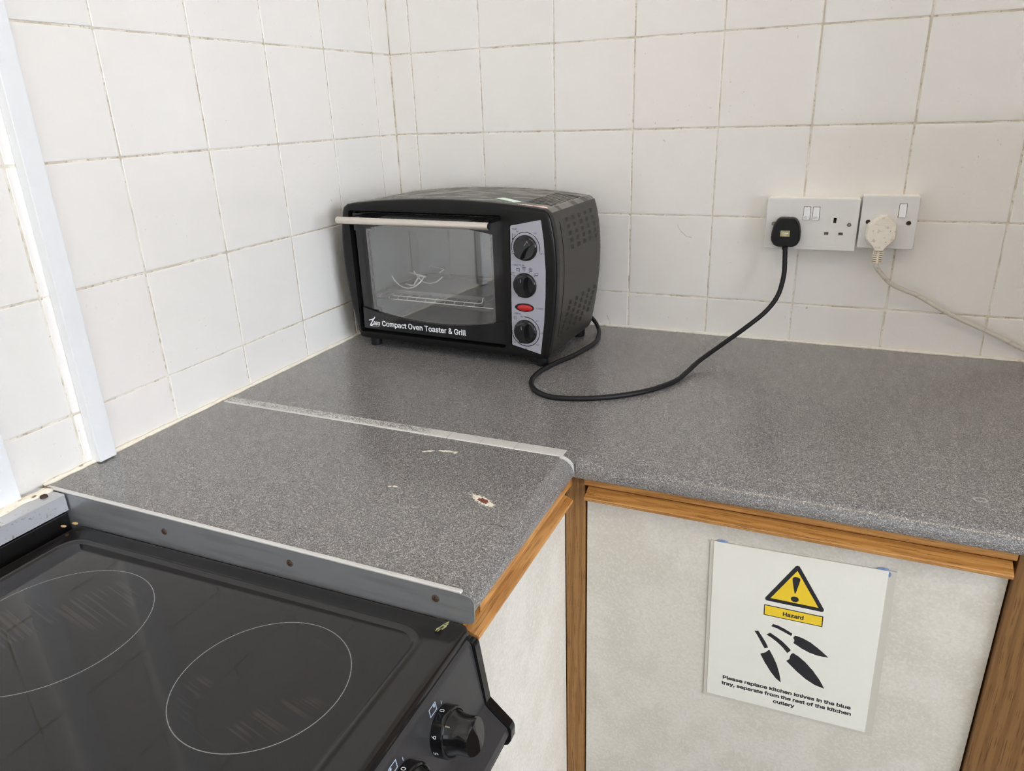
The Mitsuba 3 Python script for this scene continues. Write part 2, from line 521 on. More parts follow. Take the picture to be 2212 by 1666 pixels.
TX = 1.40
WX1 = TX - .002
flat = Polygon([(.0015, WB), (.5888, WB), (.5888, .9), (.0015, .9)])
add('worktop', frame(cat_(extrude(flat, .0015, .5990), extrude(nose_profile(.0015), .5990, WX1)), [0, 0, 0], [0, -1, 0], [0, 0, 1], [1, 0, 0]), 'worktop_grey', 35, 'speckled grey laminate worktop along the back wall under the oven', 'worktop')
add('worktop', frame(extrude(nose_profile(.0015), .5895, .8852), [0, 0, 0], [1, 0, 0], [0, 0, 1], [0, -1, 0]), 'worktop_grey', 35, 'short speckled grey worktop beside the hob with chipped spots', 'worktop')

# aluminium joint strip: pieces laid end to end, then the leg over the front edge
SY0, SY1 = -.5905, -.5700
cuts = [.010, .2965, .4120, .4620, .5120, .5795]
for i in range(5):
    a, b = cuts[i] + .0003, cuts[i + 1] - .0003
    prof = Polygon([(SY0, .9001), (SY1, .9001), (SY1 - .0004, .9008), (SY1 - .004, .9014), (SY0 + .004, .9016), (SY0 + .0006, .9012)])
    add('worktop_joint_strip__segment', frame(extrude(prof, a, b), [0, 0, 0], [0, 1, 0], [0, 0, 1], [1, 0, 0]), 'strip_metal', 30)
R = .0190
leg = [(.5775, .9001)] + [(WF - R + (R + .0002) * math.sin(t), .9 - R + (R + .0002) * math.cos(t)) for t in np.linspace(0, math.pi / 2, 8)] + [(WF + .0002, .877)]
leg += [(WF + .0016, .877)] + [(WF - R + (R + .0016) * math.sin(t), .9 - R + (R + .0016) * math.cos(t)) for t in np.linspace(math.pi / 2, 0, 8)] + [(.5775, .9016)]
add('worktop_joint_strip__end_leg', frame(extrude(Polygon(leg), .5892, .5950), [0, 0, 0], [1, 0, 0], [0, 0, 1], [0, -1, 0]), 'strip_metal', 30)
tag('worktop_joint_strip', 'narrow pale metal strip over the joint between the two worktops', 'joint strip')


# sealant beads
def bead(pts, r, seed):
    rng = np.random.RandomState(seed)
    p = np.asarray(pts, float)
    rad = r * (1 + .28 * (meshkit.noise(p * 60, seed) - .5) * 2)
    return tube(p, rad, 8)


xs = np.linspace(.004, WX1, 240)
add('trim_1', bead(np.stack([xs, np.full_like(xs, -.0022), np.full_like(xs, .9010)], 1), .0036, 1), 'sealant', True, 'white sealant bead along the foot of the back wall', kind='structure')
ys = np.linspace(-.004, -.884, 150)
add('trim_2', bead(np.stack([np.full_like(ys, .0022), ys, np.full_like(ys, .9010)], 1), .0034, 2), 'sealant_old', True, 'yellowed sealant bead along the foot of the left wall', kind='structure')

# ------------------------------------------------------------------ base cabinets
DP = .5745                       # door plane: distance from the wall
# back run
add('base_cabinet__carcass', wall_box(.612, 1.078, -.556, -.02, .12, .872), 'oak_z', False)
add('base_cabinet__door', rbox(.6085, 1.0795, -DP, -.557, .15, .845, .0008), 'door_laminate', 30)
HP = Polygon([(.5746, .8575), (.5790, .8582), (.5805, .8575), (.5962, .8512), (.5968, .8500), (.5962, .8466), (.5945, .8452), (.5746, .8452)])
RP = Polygon([(.560, .8735), (.5832, .8735), (.5842, .8725), (.5842, .8630), (.5825, .8610), (.560, .8610)])
add('base_cabinet__door__handle', frame(extrude(HP, .6115, 1.0775), [0, 0, 0], [0, -1, 0], [0, 0, 1], [1, 0, 0]), 'oak_x', 25, 'bevelled oak strip handle')
add('base_cabinet__rail', frame(extrude(RP, .6075, 1.0800), [0, 0, 0], [0, -1, 0], [0, 0, 1], [1, 0, 0]), 'oak_x', 25)
add('base_cabinet__plinth', wall_box(.612, 1.078, -.52, -.50, .0, .12), 'black_gap', False)
tag('base_cabinet', 'base cabinet with pale laminate door carrying the hazard sign', 'cabinet')
# left run
add('base_cabinet_001__carcass', wall_box(.02, .556, -.884, -.612, .12, .872), 'oak_z', False)
add('base_cabinet_001__door', rbox(.557, DP + .0040, -.8845, -.5772, .15, .846, .0008), 'door_laminate', 30)
add('base_cabinet_001__door__handle', frame(extrude(affinity.translate(HP, .0035, 0), .607, .8815), [0, 0, 0], [1, 0, 0], [0, 0, 1], [0, -1, 0]), 'oak_y', 25, 'bevelled oak strip handle')
add('base_cabinet_001__rail', frame(extrude(affinity.translate(RP, .0080, -.001), .590, .860), [0, 0, 0], [1, 0, 0], [0, 0, 1], [0, -1, 0]), 'oak_y', 25)
tag('base_cabinet_001', 'narrow pale base cabinet between the hob and the corner post', 'cabinet')
add('corner_post', rbox(.5786, .6062, -.5765, -.545, .06, .8752, .0012), 'oak_z', 30, 'narrow upright oak post where the two cabinets meet', 'corner post')
add('end_panel', rbox(1.0815, 1.235, -.5825, -.02, .0, .8752, .0012), 'oak_dark', 30, 'wide dark oak end panel right of the cabinet with the sign', 'panel')

# a tall oak larder outside the frame on the right; it keeps the window off the right part of the back wall
add('tall_cupboard__carcass', rbox(TX, TX + .60, -.585, -.012, .0, 2.12, .002), 'oak_z', 30)
add('tall_cupboard__door', rbox(TX + .02, TX + .58, -.605, -.5855, .15, 2.10, .001), 'door_laminate', 30)
tag('tall_cupboard', 'tall oak cupboard at the right end of the worktop', 'cupboard')

# ------------------------------------------------------------------ hazard sign
SO = np.array([.7799, -.57555, .5730])
th = math.radians(1.40)
SA, SB, SC = np.array([math.cos(th), 0, math.sin(th)]), np.array([-math.sin(th), 0, math.cos(th)]), np.array([0, -1.0, 0])


def sign(key, poly, c0, c1, mat, sm=False, label=None):
    m = poly if isinstance(poly, trimesh.Trimesh) else extrude(affinity.scale(poly, .001, .001, origin=(0, 0)), c0, c1)
    return add('hazard_sign__' + key, frame(m, SO, SA, SB, SC), mat, sm, label)


sign('sheet', sbox(0, 0, 193.3, 238), .0006, .0013, 'paper')
add('hazard_sign__laminate_border', frame(cat_(extrude(sbox(-.0045, -.0045, .2015, -.0001), .0006, .0007), extrude(sbox(-.0045, 0, -.0001, .2382), .0006, .0007), extrude(sbox(.1934, 0, .2015, .2382), .0006, .0007)), SO, SA, SB, SC), 'film_edge', False, 'clear laminate edge')
tri = Polygon([(97.9, 221.0), (67.3, 169.4), (128.4, 168.6)])
sign('triangle_border', tri.buffer(3.0, quad_segs=5), .0013, .00145, 'ink')
sign('triangle', Polygon([(98.0, 217.0), (70.6, 171.2), (125.2, 170.5)]), .00145, .0016, 'sign_yellow')
ex = Polygon([(93.4, 205.0), (93.9, 206.6), (95.6, 207.7), (97.8, 208.0), (100.2, 207.7), (101.8, 206.6), (102.2, 205.0), (101.2, 199.0), (99.4, 190.0), (98.2, 184.8), (97.2, 184.8), (95.9, 190.5), (94.0, 199.5)])
sign('exclamation_mark', ex.union(affinity.scale(Point(98, 176.2).buffer(1), 4.5, 3.9)), .0016, .00175, 'ink')
sign('hazard_plate_border', Polygon([(63.7, 160.2), (131.6, 159.4), (131.8, 144.0), (64.0, 144.4)]), .0013, .00145, 'ink')
sign('hazard_plate', Polygon([(64.9, 159.1), (130.5, 158.3), (130.7, 145.1), (65.1, 145.5)]), .00145, .0016, 'sign_yellow')


def sign_text(text, x0, x1, y, cap, bold=True):
    m = text2d(text, cap, bold, depth=.00012)
    m = cat_(*[shift(m, a * cap, b * cap) for a, b in ((-.032, -.02), (.032, -.02), (-.032, .02), (.032, .02))])
    v = np.array(m.vertices)
    v[:, 0] = x0 + (v[:, 0] - v[:, 0].min()) / (v[:, 0].max() - v[:, 0].min()) * (x1 - x0)
    v[:, 1] += y
    m.vertices = v
    return m


sign('hazard_lettering', shift(sign_text('Hazard', .0862, .1100, .1490, .0052), z=.0016), 0, 0, 'ink')
for i, (h, b) in enumerate((
        ([(54.8, 117.1), (59.3, 118.4), (64.5, 110.8), (69.0, 103.5), (72.6, 96.1), (68.4, 93.6), (64.0, 101.5), (59.8, 109.5)],
         [(64.0, 83.6), (67.0, 86.0), (70.0, 87.6), (72.5, 91.2), (74.5, 92.6), (79.5, 83.5), (84.6, 72.5), (88.6, 59.5), (91.3, 46.0), (84.5, 51.0), (77.5, 60.0), (70.0, 72.0)]),
        ([(69.3, 115.4), (73.6, 119.3), (81.0, 115.2), (88.0, 110.5), (94.0, 105.3), (99.4, 99.6), (95.6, 94.0), (89.8, 101.0), (83.0, 107.0), (76.0, 112.0)],
         [(95.1, 81.8), (97.4, 84.0), (99.0, 86.4), (98.9, 89.6), (99.9, 93.6), (102.3, 96.1), (109.0, 92.6), (117.0, 86.5), (126.5, 76.5), (135.0, 65.0), (142.0, 52.5), (131.0, 54.6), (120.0, 60.3), (108.0, 69.5)]),
        ([(74.3, 129.6), (75.8, 133.4), (82.0, 132.6), (90.0, 129.6), (99.2, 125.0), (98.0, 121.2), (90.0, 124.6), (82.0, 127.9)],
         [(101.2, 111.6), (102.2, 114.3), (102.0, 116.8), (100.6, 119.2), (102.6, 123.2), (111.0, 121.6), (121.0, 117.5), (132.0, 109.8), (142.4, 101.0), (131.0, 100.3), (121.0, 102.0), (111.0, 106.0)]))):
    k = sign('knife_symbol__handle' if i == 0 else f'knife_symbol_{i:03d}__handle', Polygon(h).buffer(0), .0013, .00145, 'ink')
    sign(k.split('__')[1] + '__blade', Polygon(b).buffer(0), .0013, .00145, 'ink')
sign('notice_lettering', shift(cat_(sign_text('Please replace kitchen knives in the blue', .0197, .1742, .0300, .0050), sign_text('tray, separate from the rest of the kitchen', .0185, .1753, .0205, .0050), sign_text('cutlery', .0841, .1100, .0108, .0050)), z=.0013), 0, 0, 'ink')


def blob(cx, cy, cz, rx, ry, rz, seed):
    m = trimesh.creation.icosphere(subdivisions=3)
    v = np.array(m.vertices)
    v *= (1 + .35 * (meshkit.noise(v * 2.2 + 5, seed)[:, None] - .5))
    m.vertices = v * [rx, ry, rz] + [cx, cy, cz]
    return m


for cx, cy, rx in ((.0095, .2375, .0065), (.1875, .2370, .0075)):
    sign('putty', blob(cx, cy, .0003, rx, .0036, .0008, int(cx * 1000)), 0, 0, 'putty_blue', True, 'blob of blue adhesive putty')
sign('putty', blob(.1945, .2335, .0003, .0020, .0042, .0007, 9), 0, 0, 'putty_blue', True, 'blob of blue adhesive putty')
tag('hazard_sign', 'white laminated hazard sign about kitchen knives stuck on the cabinet door', 'sign')


# ------------------------------------------------------------------ cable trunking on the left wall
def trunking(y0, y1, z0, z1, label, tilt=0.0):
    k = numbered('cable_trunking')
    base = rbox(.0004, .0100, y0 + .0008, y1 - .0008, z0, z1, .0006)
    lid = rbox(.0102, .0162, y0, y1, z0 + .0005, z1, .0012)
    for m, part in ((base, 'base'), (lid, 'cover')):
        m.vertices[:, 1] += (np.array(m.vertices)[:, 2] - 1.13) * tilt
        add(f'{k}__{part}', m, 'white_plastic', 30)
    tag(k, label, 'cable trunking')


trunking(-.8133, -.7882, .9015, RZ - .002, 'white vertical cable trunking standing on the short worktop', .0065)
trunking(-.9450, -.9200, .9025, RZ - .002, 'white vertical cable trunking standing on the metal trim behind the hob', 0)

# ------------------------------------------------------------------ metal trims around the hob
TY = -.8868
plate = sbox(.030, .866, .600, .8992)
plate = Polygon([(.030, .8450), (.100, .8450), (.100, .8588), (.585, .8668)] + [tuple(q) for q in arc(.5930, .8760, .0072, -80, 0, 6)] + [tuple(q) for q in arc(.5925, .8920, .0080, 0, 90, 6)] + [(.588, .9005), (.030, .9005)])
add('worktop_side_trim__plate', frame(extrude(plate, -TY - .0008, -TY + .0008), [0, 0, 0], [1, 0, 0], [0, 0, 1], [0, -1, 0]), 'side_trim_metal', 30)
rim = rbox(.012, .5875, TY - .0008, TY + .0045, .9002, .9032, .0012, 3)
add('worktop_side_trim__rim', rim, 'aluminium', 40)
for x, z in ((.2063, .8827), (.386, .885), (.5599, .8888)):
    s = lathe([(.0001, .0019), (.0022, .0017), (.0036, .0009), (.0040, 0), (.0040, -.0006), (.0001, -.0006)], 20)
    s = from_man(to_man(s) - to_man(trimesh.creation.box(bounds=[[-.003, -.0005, .0010], [.003, .0005, .003]])) - to_man(trimesh.creation.box(bounds=[[-.0005, -.003, .0010], [.0005, .003, .003]])))
    add('worktop_side_trim__screw', frame(s, [x, TY - .0008, z], [1, 0, 0], [0, 0, 1], [0, -1, 0]), 'rust', 30, 'rusty cross-head screw')
tag('worktop_side_trim', 'dull metal edging plate along the worktop end above the hob', 'metal trim')
prof = Polygon([(.0005, .8995), (.0460, .8995), (.0460, .8790), (.0472, .8790), (.0472, .9000), (.0466, .9008), (.0005, .9008)])
add('cooker_back_trim__angle', frame(extrude(prof, .8895, 1.50), [0, 0, 0], [1, 0, 0], [0, 0, 1], [0, -1, 0]), 'back_trim_metal', 30)
s = lathe([(.0001, .0016), (.0022, .0016), (.0024, .0026), (.0040, .0022), (.0044, 0), (.0001, 0)], 22)
add('cooker_back_trim__screw', frame(s, [.0305, -.9035, .9008], [1, 0, 0], [0, 1, 0], [0, 0, 1]), 'rust', 30, 'rusty screw head')
ysb = np.linspace(-.8895, -1.05, 60)
pp = np.stack([.010 + .010 * meshkit.noise(np.stack([ysb * 40, ysb * 0, ysb * 0], 1), 3), ysb, np.full_like(ysb, .9015)], 1)
m = bead(pp, .0075, 5)
m.vertices[:, 2] = .9012 + (np.array(m.vertices)[:, 2] - .9012) * .45
add('cooker_back_trim__sealant_smear', m, 'sealant_old', True, 'smeared yellowed sealant')
tag('cooker_back_trim', 'pale metal angle trim against the wall behind the hob', 'metal trim')

# ------------------------------------------------------------------ cooker
HZ = .8658


def hob_tilt(m):
    """The hob stands about a degree out of level, higher at the front."""
    v = np.array(m.vertices)
    v[:, 2] += (v[:, 0] - .33) * .016
    m.vertices = v
    return m


HX0, HX1, HY0, HY1 = .0575, .5975, -.8882, -1.3905


def rrect(x0, x1, y0, y1, r, n=8):
    return np.vstack([arc(x1 - r, y1 - r, r, 0, 90, n), arc(x0 + r, y1 - r, r, 90, 180, n), arc(x0 + r, y0 + r, r, 180, 270, n), arc(x1 - r, y0 + r, r, 270, 360, n)])


def ring3(x0, x1, y0, y1, r, z):
    q = rrect(x0, x1, y0, y1, r)
    return np.column_stack([q, np.full(len(q), z)])


B = [(0, .012, HZ - .040), (0, .010, HZ - .006), (.0014, .009, HZ - .0018), (.004, .008, HZ - .0002), (.008, .008, HZ)]
rings = [ring3(HX0 + o, HX1 - o, HY1 + o, HY0 - o, r, z) for o, r, z in B]
IX0, IX1, IY0, IY1 = .0790, .5675, -1.3690, -.9085     # inner edge of the flat border
for o, r, dz in ((0, .026, .0), (.0018, .025, .0013), (.0045, .024, .0016), (.0068, .023, .0009), (.0085, .022, -.0006), (.0100, .021, -.0010)):
    rings.append(ring3(IX0 + o, IX1 - o, IY0 + o, IY1 - o, r, HZ + dz))
add('cooker__hob_frame', hob_tilt(loft(rings, False, False)), 'hob_enamel', 40)
g = rrect(IX0 + .0095, IX1 - .0095, IY0 + .0095, IY1 - .0095, .021)
add('cooker__hob_glass', hob_tilt(extrude(Polygon(g), HZ - .006, HZ - .0008)), 'hob_glass', False, 'black glass hob surface')
for cx, cy, r in ((.4592, -1.0158, .0757), (.2114, -1.0328, .0917), (.4480, -1.255, .0917), (.2100, -1.250, .0757)):
    add('cooker__cooking_zone_marking', hob_tilt(extrude(Point(cx, cy).buffer(r + .0004, quad_segs=32).difference(Point(cx, cy).buffer(r - .0004, quad_segs=32)), HZ - .0008, HZ - .00068)), 'grey_ink', False, 'thin pale printed circle')
add('cooker__back_edge', cat_(rbox(.006, .0640, -1.388, -.8884, .80, .8480, .002), rbox(.006, .0420, -1.388, -.8884, .80, .8745, .002)), 'hob_enamel', 30)
add('cooker__body', wall_box(.060, .585, HY1 + .002, HY0 - .004, .02, HZ - .038), 'hob_enamel', False)
FP = [(.590, .8655), (.6005, .8600), (.6022, .8570), (.6128, .7900), (.6170, .7850), (.6350, .7690), (.6365, .7620), (.6335, .7520), (.6285, .7460), (.6255, .7400), (.6060, .7400), (.590, .7400)]
add('cooker__control_panel', frame(extrude(Polygon(FP), .9005, 1.3895), [0, 0, 0], [1, 0, 0], [0, 0, 1], [0, -1, 0]), 'panel_grey', 25, 'dark grey sloping control panel')
CP = Polygon([(.585, .8630), (.5985, .8595), (.6035, .8590), (.6058, .8555), (.6145, .7925), (.6375, .7710), (.6392, .7660), (.6385, .7545), (.6350, .7480), (.6290, .7450), (.585, .7450)]).buffer(-.0025).buffer(.0025, quad_segs=4)
m = extrude(CP, .8915, .9000)
add('cooker__end_cap', frame(m, [0, 0, 0], [1, 0, 0], [0, 0, 1], [0, -1, 0]), 'gloss_black', 25, 'raised black end cap')
add('cooker__end_cap', frame(extrude(CP, 1.3900, 1.3980), [0, 0, 0], [1, 0, 0], [0, 0, 1], [0, -1, 0]), 'gloss_black', 25)
add('cooker__oven_door', rbox(.586, .6110, -1.386, -.896, .10, .7360, .004), 'gloss_black', 30)
ax = np.array([math.cos(math.radians(9)), 0, math.sin(math.radians(9))])     # outward normal of the panel's upper face
upv = np.array([-ax[2], 0, ax[0]])
kprof = [(.0212, 0), (.0216, .0010), (.0216, .0100), (.0211, .0114), (.0196, .0119), (.0191, .0112), (.0187, .0116), (.0180, .0135), (.0170, .0165), (.0163, .0200), (.0160, .0240), (.0161, .0300), (.0155, .0325), (.0140, .0340), (.0001, .0345)]
for i, ky in enumerate((-.9690, -1.0310, -1.0930, -1.1550)):
    O = np.array([.6071, ky, .8235])
    A = np.array([0, 1.0, 0])
    k = to_man(lathe(kprof, 56))
    for s_ in (-1, 1):       # the end face is a shallow roof, the grip scooped on both sides
        c = trimesh.creation.box(bounds=[[-.001, -.05, 0], [.05, .05, .03]])
        c.apply_transform(trimesh.transformations.rotation_matrix(math.radians(11), [0, 1, 0]))
        c.apply_translation([0, 0, .0345])
        if s_ < 0:
            c.apply_transform(trimesh.transformations.rotation_matrix(math.pi, [0, 0, 1]))
        k = k - to_man(c)
    rot = k.rotate((0, 0, 40.0 if i else 8.0))
    kk = add('cooker__knob', frame(from_man(rot), O, A, upv, ax), 'gloss_black', 28, 'black round control knob')
    marks = []
    for j, (ch, deg) in enumerate((('0', 90), ('6', 150), ('5', 190), ('1', 30))):
        t = text2d(ch, .0042, False, depth=.0002, align='center')
        t = shift(t, 0, .0010 + .0025)
        v = np.array(t.vertices)
        a = math.radians(deg) - v[:, 0] / .0216
        rr = .02162 + v[:, 2]
        t.vertices = np.stack([rr * np.cos(a), rr * np.sin(a), .0095 - v[:, 1] + .0005], 1)
        t.faces = t.faces[:, ::-1]
        marks.append(t)
    add(kk + '__numbers', frame(cat_(*marks), O, A, upv, ax), 'white_ink', False)
    # icon above the knob: a square with one filled corner, and a pointer line
    f0 = .0006
    sq = Polygon([(-.0055, .0265), (.0055, .0265), (.0055, .0345), (-.0055, .0345)])
    icon = sq.difference(sq.buffer(-.0009, join_style='mitre')).union(Point(.0028 if i % 2 == 0 else -.0028, .0320).buffer(.0013))
    icon = icon.union(sbox(.0105, .0225, .0114, .0262)) if False else icon
    add('cooker__icon', frame(cat_(extrude(affinity.translate(icon, -.0065, -.003), 0, .0005), extrude(sbox(.0060, .0222, .0068, .0255), 0, .0005)), O, A, upv, ax), 'pale_ink', False, 'pale printed hob symbol')
for i, (cx, cy, dz) in enumerate(((.5500, -.9005, .0002), (.548, -.9285, .0002))):
    pass
tag('cooker', 'black electric cooker with glass hob and front control knobs', 'cooker')
# worn yellow scrape on the hob corner
rs = np.random.RandomState(3)
segs = []
for _ in range(22):
    t0, w0 = rs.rand() * .75, (rs.rand() - .5) * .0055
    t1 = t0 + .1 + rs.rand() * .2
    q = [np.array([.5705, -.9093]) + t * np.array([.0060, .0185]) + (w0 + (rs.rand() - .5) * .0010) * np.array([.85, -.30]) for t in (t0, (t0 + t1) / 2, t1)]
    segs.append(stroke(q, .0003 + .0006 * rs.rand()))
sc = cat_(*segs)
add('cooker__paint_scrape', hob_tilt(shift(sc, 0, 0, HZ + .0001)), 'label_gold', False, 'yellow scratch at the hob corner')
for i, (cx, cy, sx) in enumerate(((.058, -.8935, .0055), (.0505, -.9030, .0050))):
    c = blob(0, 0, 0, sx * .8, .0022, .0010, 31 + i)
    add('crumb', shift(c, cx + .004, cy - .002, HZ + .0008), 'crumb', True, ('dry tan crumb in the hob corner against the side plate', 'thin dry tan crumb at the hob corner under the wall trim')[i], 'crumb', 'crumbs at the hob corner')

# ------------------------------------------------------------------ toaster oven
ya = math.radians(-2.5)
OU, OV, OW = np.array([math.cos(ya), math.sin(ya), 0]), np.array([-math.sin(ya), math.cos(ya), 0]), np.array([0, 0, 1.0])
OO = np.array([.25, -.285, .9])


def oven(key, m, mat, sm=30, label=None, raw=False):
    """Mesh in (u, w, -v) drawing coordinates: x right, y up, z towards the viewer."""
    return add('toaster_oven__' + key, frame(m, OO, OU, OW, -OV), mat, sm, label)


def outline(n_side=14):
    """Right half of the front: bulging side, arched top; mirrored."""
    from scipy.interpolate import CubicSpline
    z = np.array([.0300, .0690, .1170, .1720, .2210, .2580])
    u = np.array([.1980, .2055, .2120, .2150, .2120, .2045])
    side = CubicSpline(z, u)
    zz = np.linspace(.0300, .2560, n_side)
    R = [(float(side(q)), q) for q in zz]
    xt = np.linspace(.1900, 0, 12)
    top = lambda x: .2815 - .0125 * (x / .2) ** 2
    cor = [(.2042 - .0010 * (1 - math.cos(t)) - .0130 * (1 - math.cos(t)), .2565 + .0130 * math.sin(t)) for t in np.linspace(.25, 1.35, 6)]
    T_ = [(x, top(x)) for x in xt]
    bot = [(.1850, .0188), (.1930, .0200), (.1968, .0235)]
    right = bot + R + cor + T_
    left = [(-x, y) for x, y in right[::-1][1:]]
    return np.array(right + left)


OUT = outline()
poly_out = Polygon(OUT).buffer(.004).buffer(-.004)


def inset(d, n=160):
    q = poly_out.buffer(-d, quad_segs=6) if d else poly_out
    ext = q.exterior
    # start every ring at the same place so the loft does not twist
    pts = np.array([ext.interpolate(s, normalized=True).coords[0] for s in np.linspace(0, 1, 4 * n, endpoint=False)])
    c = np.array([0, .15])
    ang = np.unwrap(np.arctan2(pts[:, 1] - c[1], pts[:, 0] - c[0]))
    if ang[-1] < ang[0]:
        pts, ang = pts[::-1], np.unwrap(np.arctan2(pts[::-1, 1] - c[1], pts[::-1, 0] - c[0]))
    want = ARC0 + np.linspace(0, 2 * math.pi, n, endpoint=False)
    ang = ang - 2 * math.pi * round((ang[0] - want[0]) / (2 * math.pi))
    aa = np.concatenate([ang - 2 * math.pi, ang, ang + 2 * math.pi])
    pp = np.vstack([pts, pts, pts])
    return np.stack([np.interp(want, aa, pp[:, 0]), np.interp(want, aa, pp[:, 1])], 1)


ARC0 = 0.0


def oring(d, z):
    q = inset(d)
    return np.column_stack([q, np.full(len(q), z)])


def solid(spec):
    return outward(loft([oring(d, z) for d, z in spec]))


# bezel: rounded front, opening for the door
bez = solid([(.0025, -.0165), (0, -.0150), (0, -.0045), (.0008, -.0018), (.0025, .0), (.0055, .0013), (.010, .0016), (.030, .0016)])
D0, D1, DZ0, DZ1 = -.1905, .1190, .0325, .2585          # door opening
op = rbox(D0, D1, DZ0, DZ1, -.014, .03, .004)
op2 = trimesh.creation.box(bounds=[[D0 + .006, DZ0 + .004, -.05], [D1 - .006, DZ1 - .004, .01]])
bezm = to_man(bez) - to_man(op) - to_man(op2)
pan = Polygon([(.1345, .2405), (.1352, .2428), (.1880, .2535), (.1896, .2525), (.1935, .2220), (.1962, .1720), (.1952, .1300), (.1920, .0850), (.1850, .0300), (.1835, .0292), (.1325, .0400), (.1312, .0420)])
bezm = bezm - to_man(extrude(pan.buffer(.0012, join_style='round'), .0002, .01))
oven('bezel', from_man(bezm), 'oven_black', 28)
# shell
CAV = [[-.1800, .0400, -.200], [.1120, .2520, -.0170]]
shell = to_man(solid([(.020, -.2250), (.010, -.2243), (.0045, -.2205), (.0020, -.2150), (.0012, -.2060), (.0012, -.0172), (.0012, -.0166)])) - to_man(trimesh.creation.box(bounds=[[CAV[0][0] - .002, CAV[0][1] - .002, CAV[0][2] - .002], [CAV[1][0] + .002, CAV[1][1] + .002, .01]]))
# raised rib behind the bezel on the right side: a shallow groove
groove = solid([(.0012 - .01, -.0365), (.0012 - .01, -.0340)])
gr_in = solid([(.0024, -.0370), (.0024, -.0335)])
cutr = (to_man(groove) - to_man(gr_in)) ^ to_man(trimesh.creation.box(bounds=[[.15, .050, -.05], [.30, .246, 0]]))
shell = shell - cutr
# vent slots in the top
for k in range(12):
    v0 = .050 + k * .0112
    shell = shell - to_man(trimesh.creation.box(bounds=[[.138, .262, -v0 - .0048], [.188, .300, -v0]]).apply_transform(np.eye(4)))
SH = from_man(shell)
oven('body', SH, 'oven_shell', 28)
slotbed = rbox(.132, .193, .2590, .2615, -.186, -.044, .0005)
oven('body__vent_bed', slotbed, 'black_gap', 30)
# cavity lining: five thin walls
c0, c1 = CAV
lin = cat_(trimesh.creation.box(bounds=[[c0[0] - .001, c0[1], c0[2]], [c0[0], c1[1], c1[2]]]), trimesh.creation.box(bounds=[[c1[0], c0[1], c0[2]], [c1[0] + .001, c1[1], c1[2]]]),
           trimesh.creation.box(bounds=[[c0[0], c0[1] - .001, c0[2]], [c1[0], c0[1], c1[2]]]), trimesh.creation.box(bounds=[[c0[0], c1[1], c0[2]], [c1[0], c1[1] + .001, c1[2]]]),
           trimesh.creation.box(bounds=[[c0[0], c0[1], c0[2] - .001], [c1[0], c1[1], c0[2]]]))
oven('lining', lin, 'oven_lining', False, 'grey metal oven lining')
# pressed louvres on the right side
from scipy.interpolate import CubicSpline
_side = CubicSpline([.0300, .0690, .1170, .1720, .2210, .2580], [.1980, .2055, .2120, .2150, .2120, .2045])


def louvre():
    """Small scoop: in (along v, along w, out), open towards the back."""
    a, b, h = .0052, .0036, .0019
    v = np.array([[-a, -b, 0], [-a, b, 0], [a, b, 0], [a, -b, 0], [a * .7, b * .8, h], [a * .7, -b * .8, h], [-a * .6, b * .9, h * .15], [-a * .6, -b * .9, h * .15]])
    f = [[0, 1, 6], [0, 6, 7], [7, 6, 4], [7, 4, 5], [1, 2, 4], [1, 4, 6], [0, 7, 5], [0, 5, 3]]
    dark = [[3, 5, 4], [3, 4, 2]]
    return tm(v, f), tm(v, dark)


lv, ld = louvre()


def put_louvre(v, w):
    u = float(_side(w)) - .0012
    sl = float(_side(w, 1))
    n = np.array([1.0, 0, -sl])
    n /= np.linalg.norm(n)
    up = np.array([n[2] * -1, 0, n[0]])
    O = OO + u * OU + v * OV + w * OW
    A, Bv, C = OV, up[0] * OU + up[2] * OW, n[0] * OU + n[2] * OW
    k = add('toaster_oven__body__vent', frame(lv, O, A, Bv, C), 'oven_shell', False)
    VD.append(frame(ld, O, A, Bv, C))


VD = []
for r in range(5):
    for cc in range(5):
        put_louvre(.0640 + cc * .0285 + r * .0025, .2455 - r * .0115)
for r in range(6):
    for cc in range(5):
        if r == 5 and cc > 3:
            continue
        put_louvre(.0720 + cc * .0300 - r * .0048, .1040 - r * .0098)
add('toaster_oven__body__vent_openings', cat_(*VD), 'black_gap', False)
labels['toaster_oven__body__vent_openings'] = {'label': 'dark mouths of the pressed side vents', 'kind': 'stuff'}

# door
top_arc = [(x, .2225 + .0160 * (1 - ((x + .0325) / .150) ** 2)) for x in np.linspace(.1175, -.1825, 25)]
bot_arc = [(x, .0792 - .0190 * (1 - ((x + .0325) / .150) ** 2)) for x in np.linspace(-.1825, .1175, 25)]
dL, dR, dB, dT = -.1838, .1172, .0390, .2535
upper = Polygon([(dL, dT), (dL, top_arc[-1][1])] + [(x, y) for x, y in top_arc[::-1]] + [(dR, dT)]).buffer(0)
lower = Polygon([(dL, dB)] + [(dR, dB)] + [(x, y) for x, y in bot_arc[::-1]]).buffer(0)
win = Polygon([(x, y) for x, y in top_arc if -.1565 < x < .0940] + [(x, y) for x, y in bot_arc if -.1565 < x < .0940])
win = win.union(sbox(-.1565, .08, .0940, .222)).intersection(sbox(-.1565, 0, .0940, .3))
strips = sbox(dL, dB, dR, dT).difference(win)
oven('door__frame', extrude(strips, -.0105, -.0060), 'gloss_black', False)
oven('door__upper_plate', extrude(upper, -.0058, -.0020), 'gloss_black', False)
oven('door__lower_plate', extrude(lower, -.0058, -.0020), 'gloss_black', False)
pane_m = win.buffer(.004, join_style='mitre')
v2, f2 = tri_poly(pane_m)
pv = np.column_stack([v2, np.full(len(v2), -.0058)])
oven('door__glass', tm(pv, f2), 'clear_pane', False, 'clear oven glass')
H0, H1, HW, HV = -.1815, .1190, .2475, .0450
